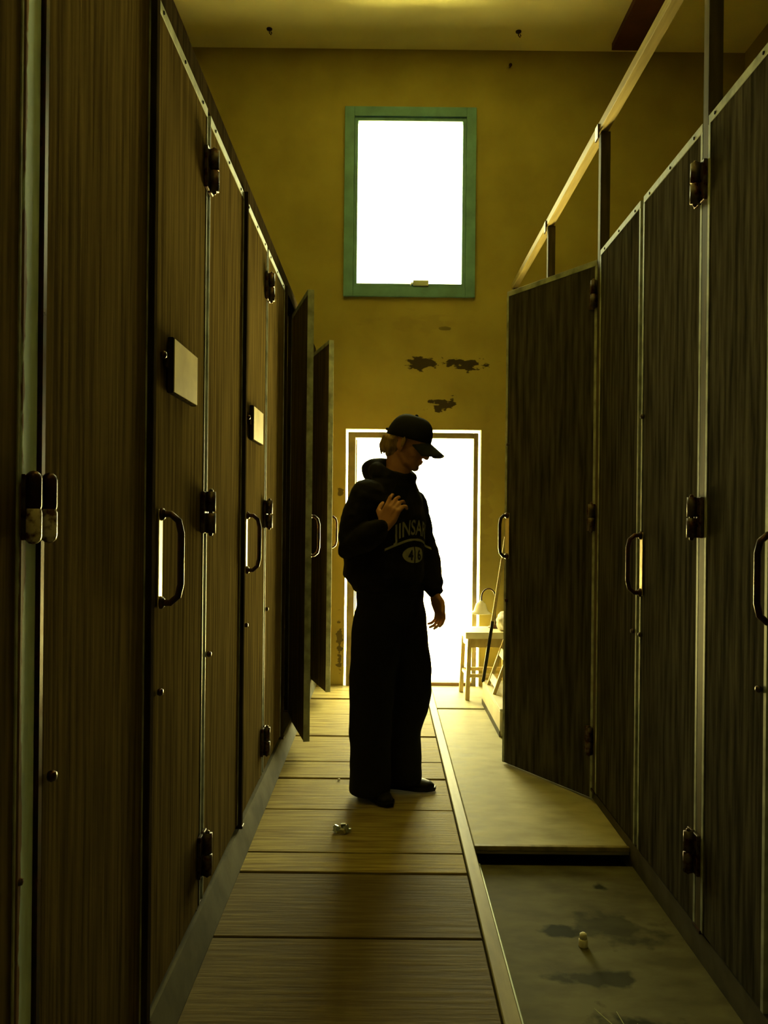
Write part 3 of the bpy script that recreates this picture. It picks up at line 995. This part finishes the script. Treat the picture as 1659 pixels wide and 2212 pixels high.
# trousers
tr_ = MB()
tr_.loft([(.03, 3.705, 1.02, .12, .10), (.026, 3.705, 1.0, .175, .14), (.026, 3.705, .93, .176, .145), (.026, 3.705, .84, .170, .140), (.026, 3.705, .80, .12, .10)], LF, 32)
AXX = Vector((1, 0, 0))
tr_.loft([(-.022, 3.665, .94, .10, .10), (-.024, 3.66, .84, .118, .125), (-.038, 3.66, .70, .114, .12), (-.052, 3.66, .55, .106, .11), (-.058, 3.66, .40, .101, .105),
          (-.060, 3.66, .28, .100, .102), (-.060, 3.66, .20, .092, .098), (-.058, 3.66, .10, .095, .10), (-.058, 3.655, .03, .096, .105), (-.058, 3.655, .022, .085, .095)], AXX, 28)
tr_.loft([(.080, 3.745, .94, .10, .10), (.090, 3.75, .84, .112, .12), (.104, 3.76, .70, .112, .115), (.118, 3.765, .58, .110, .11), (.122, 3.77, .47, .108, .108),
          (.110, 3.775, .37, .102, .104), (.088, 3.78, .28, .096, .100), (.090, 3.785, .18, .096, .100), (.094, 3.785, .08, .098, .105), (.094, 3.785, .035, .096, .10), (.094, 3.785, .028, .08, .085)], AXX, 28)
trou = obj('trousers', loc(remeshed(tr_, 'trousers', .0075, 4, .007, 8.0, (1, 1, .9))), M_trou, person)
trou['label'] = 'wide black trousers'


def shoe(ankle, ang, L=.27):
    q = Matrix.Rotation(R(ang), 3, 'Z')
    a = Vector(ankle)
    up = MB()
    prof = [(-.075, .034, .070), (-.04, .040, .085), (.02, .042, .075), (.08, .045, .060), (.13, .046, .052), (.17, .036, .042), (.19, .018, .030)]
    n = 16
    rings = []
    for (x, w_, h_) in prof:
        ring = []
        for k in range(n):
            t = 2 * math.pi * k / n
            z_ = max(.012, h_ * .5 + h_ * .5 * math.sin(t))
            ring.append(up.bm.verts.new(a + q @ Vector((x * L / .27, w_ * math.cos(t) * (1 if z_ > .02 else .95), z_))))
        rings.append(ring)
    up._skin(rings)
    s_ = obj('shoe', loc(remeshed(up, 'shoe', .006, 3)), M_shoe, person)
    so = MB()
    poly = [(-.085, -.02), (-.06, -.038), (.02, -.038), (.10, -.048), (.16, -.042), (.197, -.015), (.197, .015), (.16, .042), (.10, .048), (.02, .038), (-.06, .038), (-.085, .02)]
    lo = [so.bm.verts.new(a + q @ Vector((x, y, .002))) for x, y in poly]
    hi = [so.bm.verts.new(a + q @ Vector((x, y, .020))) for x, y in poly]
    so._skin([lo, hi])
    mm = so.mesh('sole', .003, 2)
    obj('sole', loc(mm), M_shoe, s_)
    MB().lathe([(.0005, 0), (.005, 0), (.004, .003), (.0005, .004)], (a - PO) + q @ Vector((.045, -.036, .062)), 10, q @ Matrix.Rotation(R(70), 3, 'X')).build('eyelet', M_foil, s_)
    return s_


shoe((.062, 3.795, 0), -12)
shoe((-.055, 3.70, 0), -62, .25)

# cap
cp = MB()
n = 28
rings = []
for i_ in range(11):
    t = i_ / 10
    ph = t * math.pi / 2
    ring = []
    for k in range(n):
        a = 2 * math.pi * k / n
        rr = math.cos(ph) ** .62 if t < 1 else .004
        x = -.008 + .111 * rr * math.cos(a)
        y = .087 * rr * math.sin(a)
        z = .012 + .112 * math.sin(ph) + (.012 * math.cos(a) * (1 - t))
        ring.append(cp.bm.verts.new(hp(x, y, z)))
    rings.append(ring)
cp._skin(rings)
cap = obj('cap', loc(cp.mesh('cap', 0, 1, True)), M_cap, person)
cap['label'] = 'black peaked cap'
bt = MB().ell(hp(-.008, 0, .126), (.008, .008, .005), HROT, 12, 6)
obj('cap_button', loc(bt.mesh('cap_button', 0, 1, True)), M_cap, cap)
br = MB()
top, bot = [], []
for k in range(17):
    y = -.074 + .148 * k / 16
    u_ = y / .074
    rowt, rowb = [], []
    for q in range(7):
        t = q / 6
        x0 = -.008 + .109 * math.sqrt(max(0.02, 1 - (y / .0875) ** 2))
        x1 = .094 + .092 * math.sqrt(max(0, 1 - u_ * u_ * .96))
        x = x0 + (max(x1, x0 + .002) - x0) * t
        z = .026 - .030 * t - .030 * u_ * u_
        rowt.append(br.bm.verts.new(hp(x, y, z + .002)))
        rowb.append(br.bm.verts.new(hp(x, y, z - .002)))
    top.append(rowt); bot.append(rowb)
for A_, flip in ((top, False), (bot, True)):
    for ra, rb in zip(A_, A_[1:]):
        for q in range(6):
            f_ = (ra[q], rb[q], rb[q + 1], ra[q + 1])
            br.bm.faces.new(tuple(reversed(f_)) if flip else f_)
for k in range(16):
    br.bm.faces.new((top[k][6], top[k + 1][6], bot[k + 1][6], bot[k][6]))
obj('cap_peak', loc(br.mesh('cap_peak', 0, 1, True)), M_cap, cap)
stp = MB().tube([hp(-.119, -.022, .02), hp(-.122, 0, .018), hp(-.119, .022, .02)], [.007, .008, .007], 8)
obj('cap_strap', loc(stp.mesh('cap_strap', 0, 1, True)), M_cap, cap)

# hair below the cap
random.seed(11)
hr = MB()
hr.ell(hp(-.042, 0, -.030), (.064, .079, .054), HROT)
hr.ell(hp(-.044, 0, -.068), (.048, .064, .046), HROT)
for q in (-1, 1):
    hr.tube([hp(.005, q * .076, .015), hp(.008, q * .077, -.015), hp(.004, q * .074, -.045)], [.012, .010, .004], 8)
for k in range(34):
    a = R(100 + 160 * k / 33)
    bx_, by_ = -.030 + .082 * math.cos(a), .074 * math.sin(a)
    ln_ = random.uniform(.045, .075)
    hr.tube([hp(bx_ * .86, by_ * .90, .012), hp(bx_ * 1.06 - .004, by_ * 1.02, -.016), hp(bx_ * 1.10 - .006 * random.random(), by_ * .98, -.022 - ln_ * .6), hp(bx_ * .98 - .010 * random.random(), by_ * .9, -.028 - ln_)],
            [.010, .011, .008, .0025], 7)
hair = obj('hair', loc(remeshed(hr, 'hair', .0045, 1, .002, 40, (1, 1, .3))), M_hair, person)
hair['label'] = 'light brown hair below the cap'
tag(person, 'person in black hooded sweatshirt, wide trousers and cap, looking down at one raised hand', 'person')

ph = empty('mobile_phone', (.052, 3.470, 1.372))
ph.rotation_euler = (R(4), R(20), R(22))
B((-.036, -.0045, -.07), (.036, .0045, .07)).build('phone_body', M_phone, ph, .003, 2)
B((-.033, .0046, -.066), (.033, .0052, .066)).build('screen', M_phone, ph)
tag(ph, 'small dark phone held in the raised hand against the chest', 'phone')
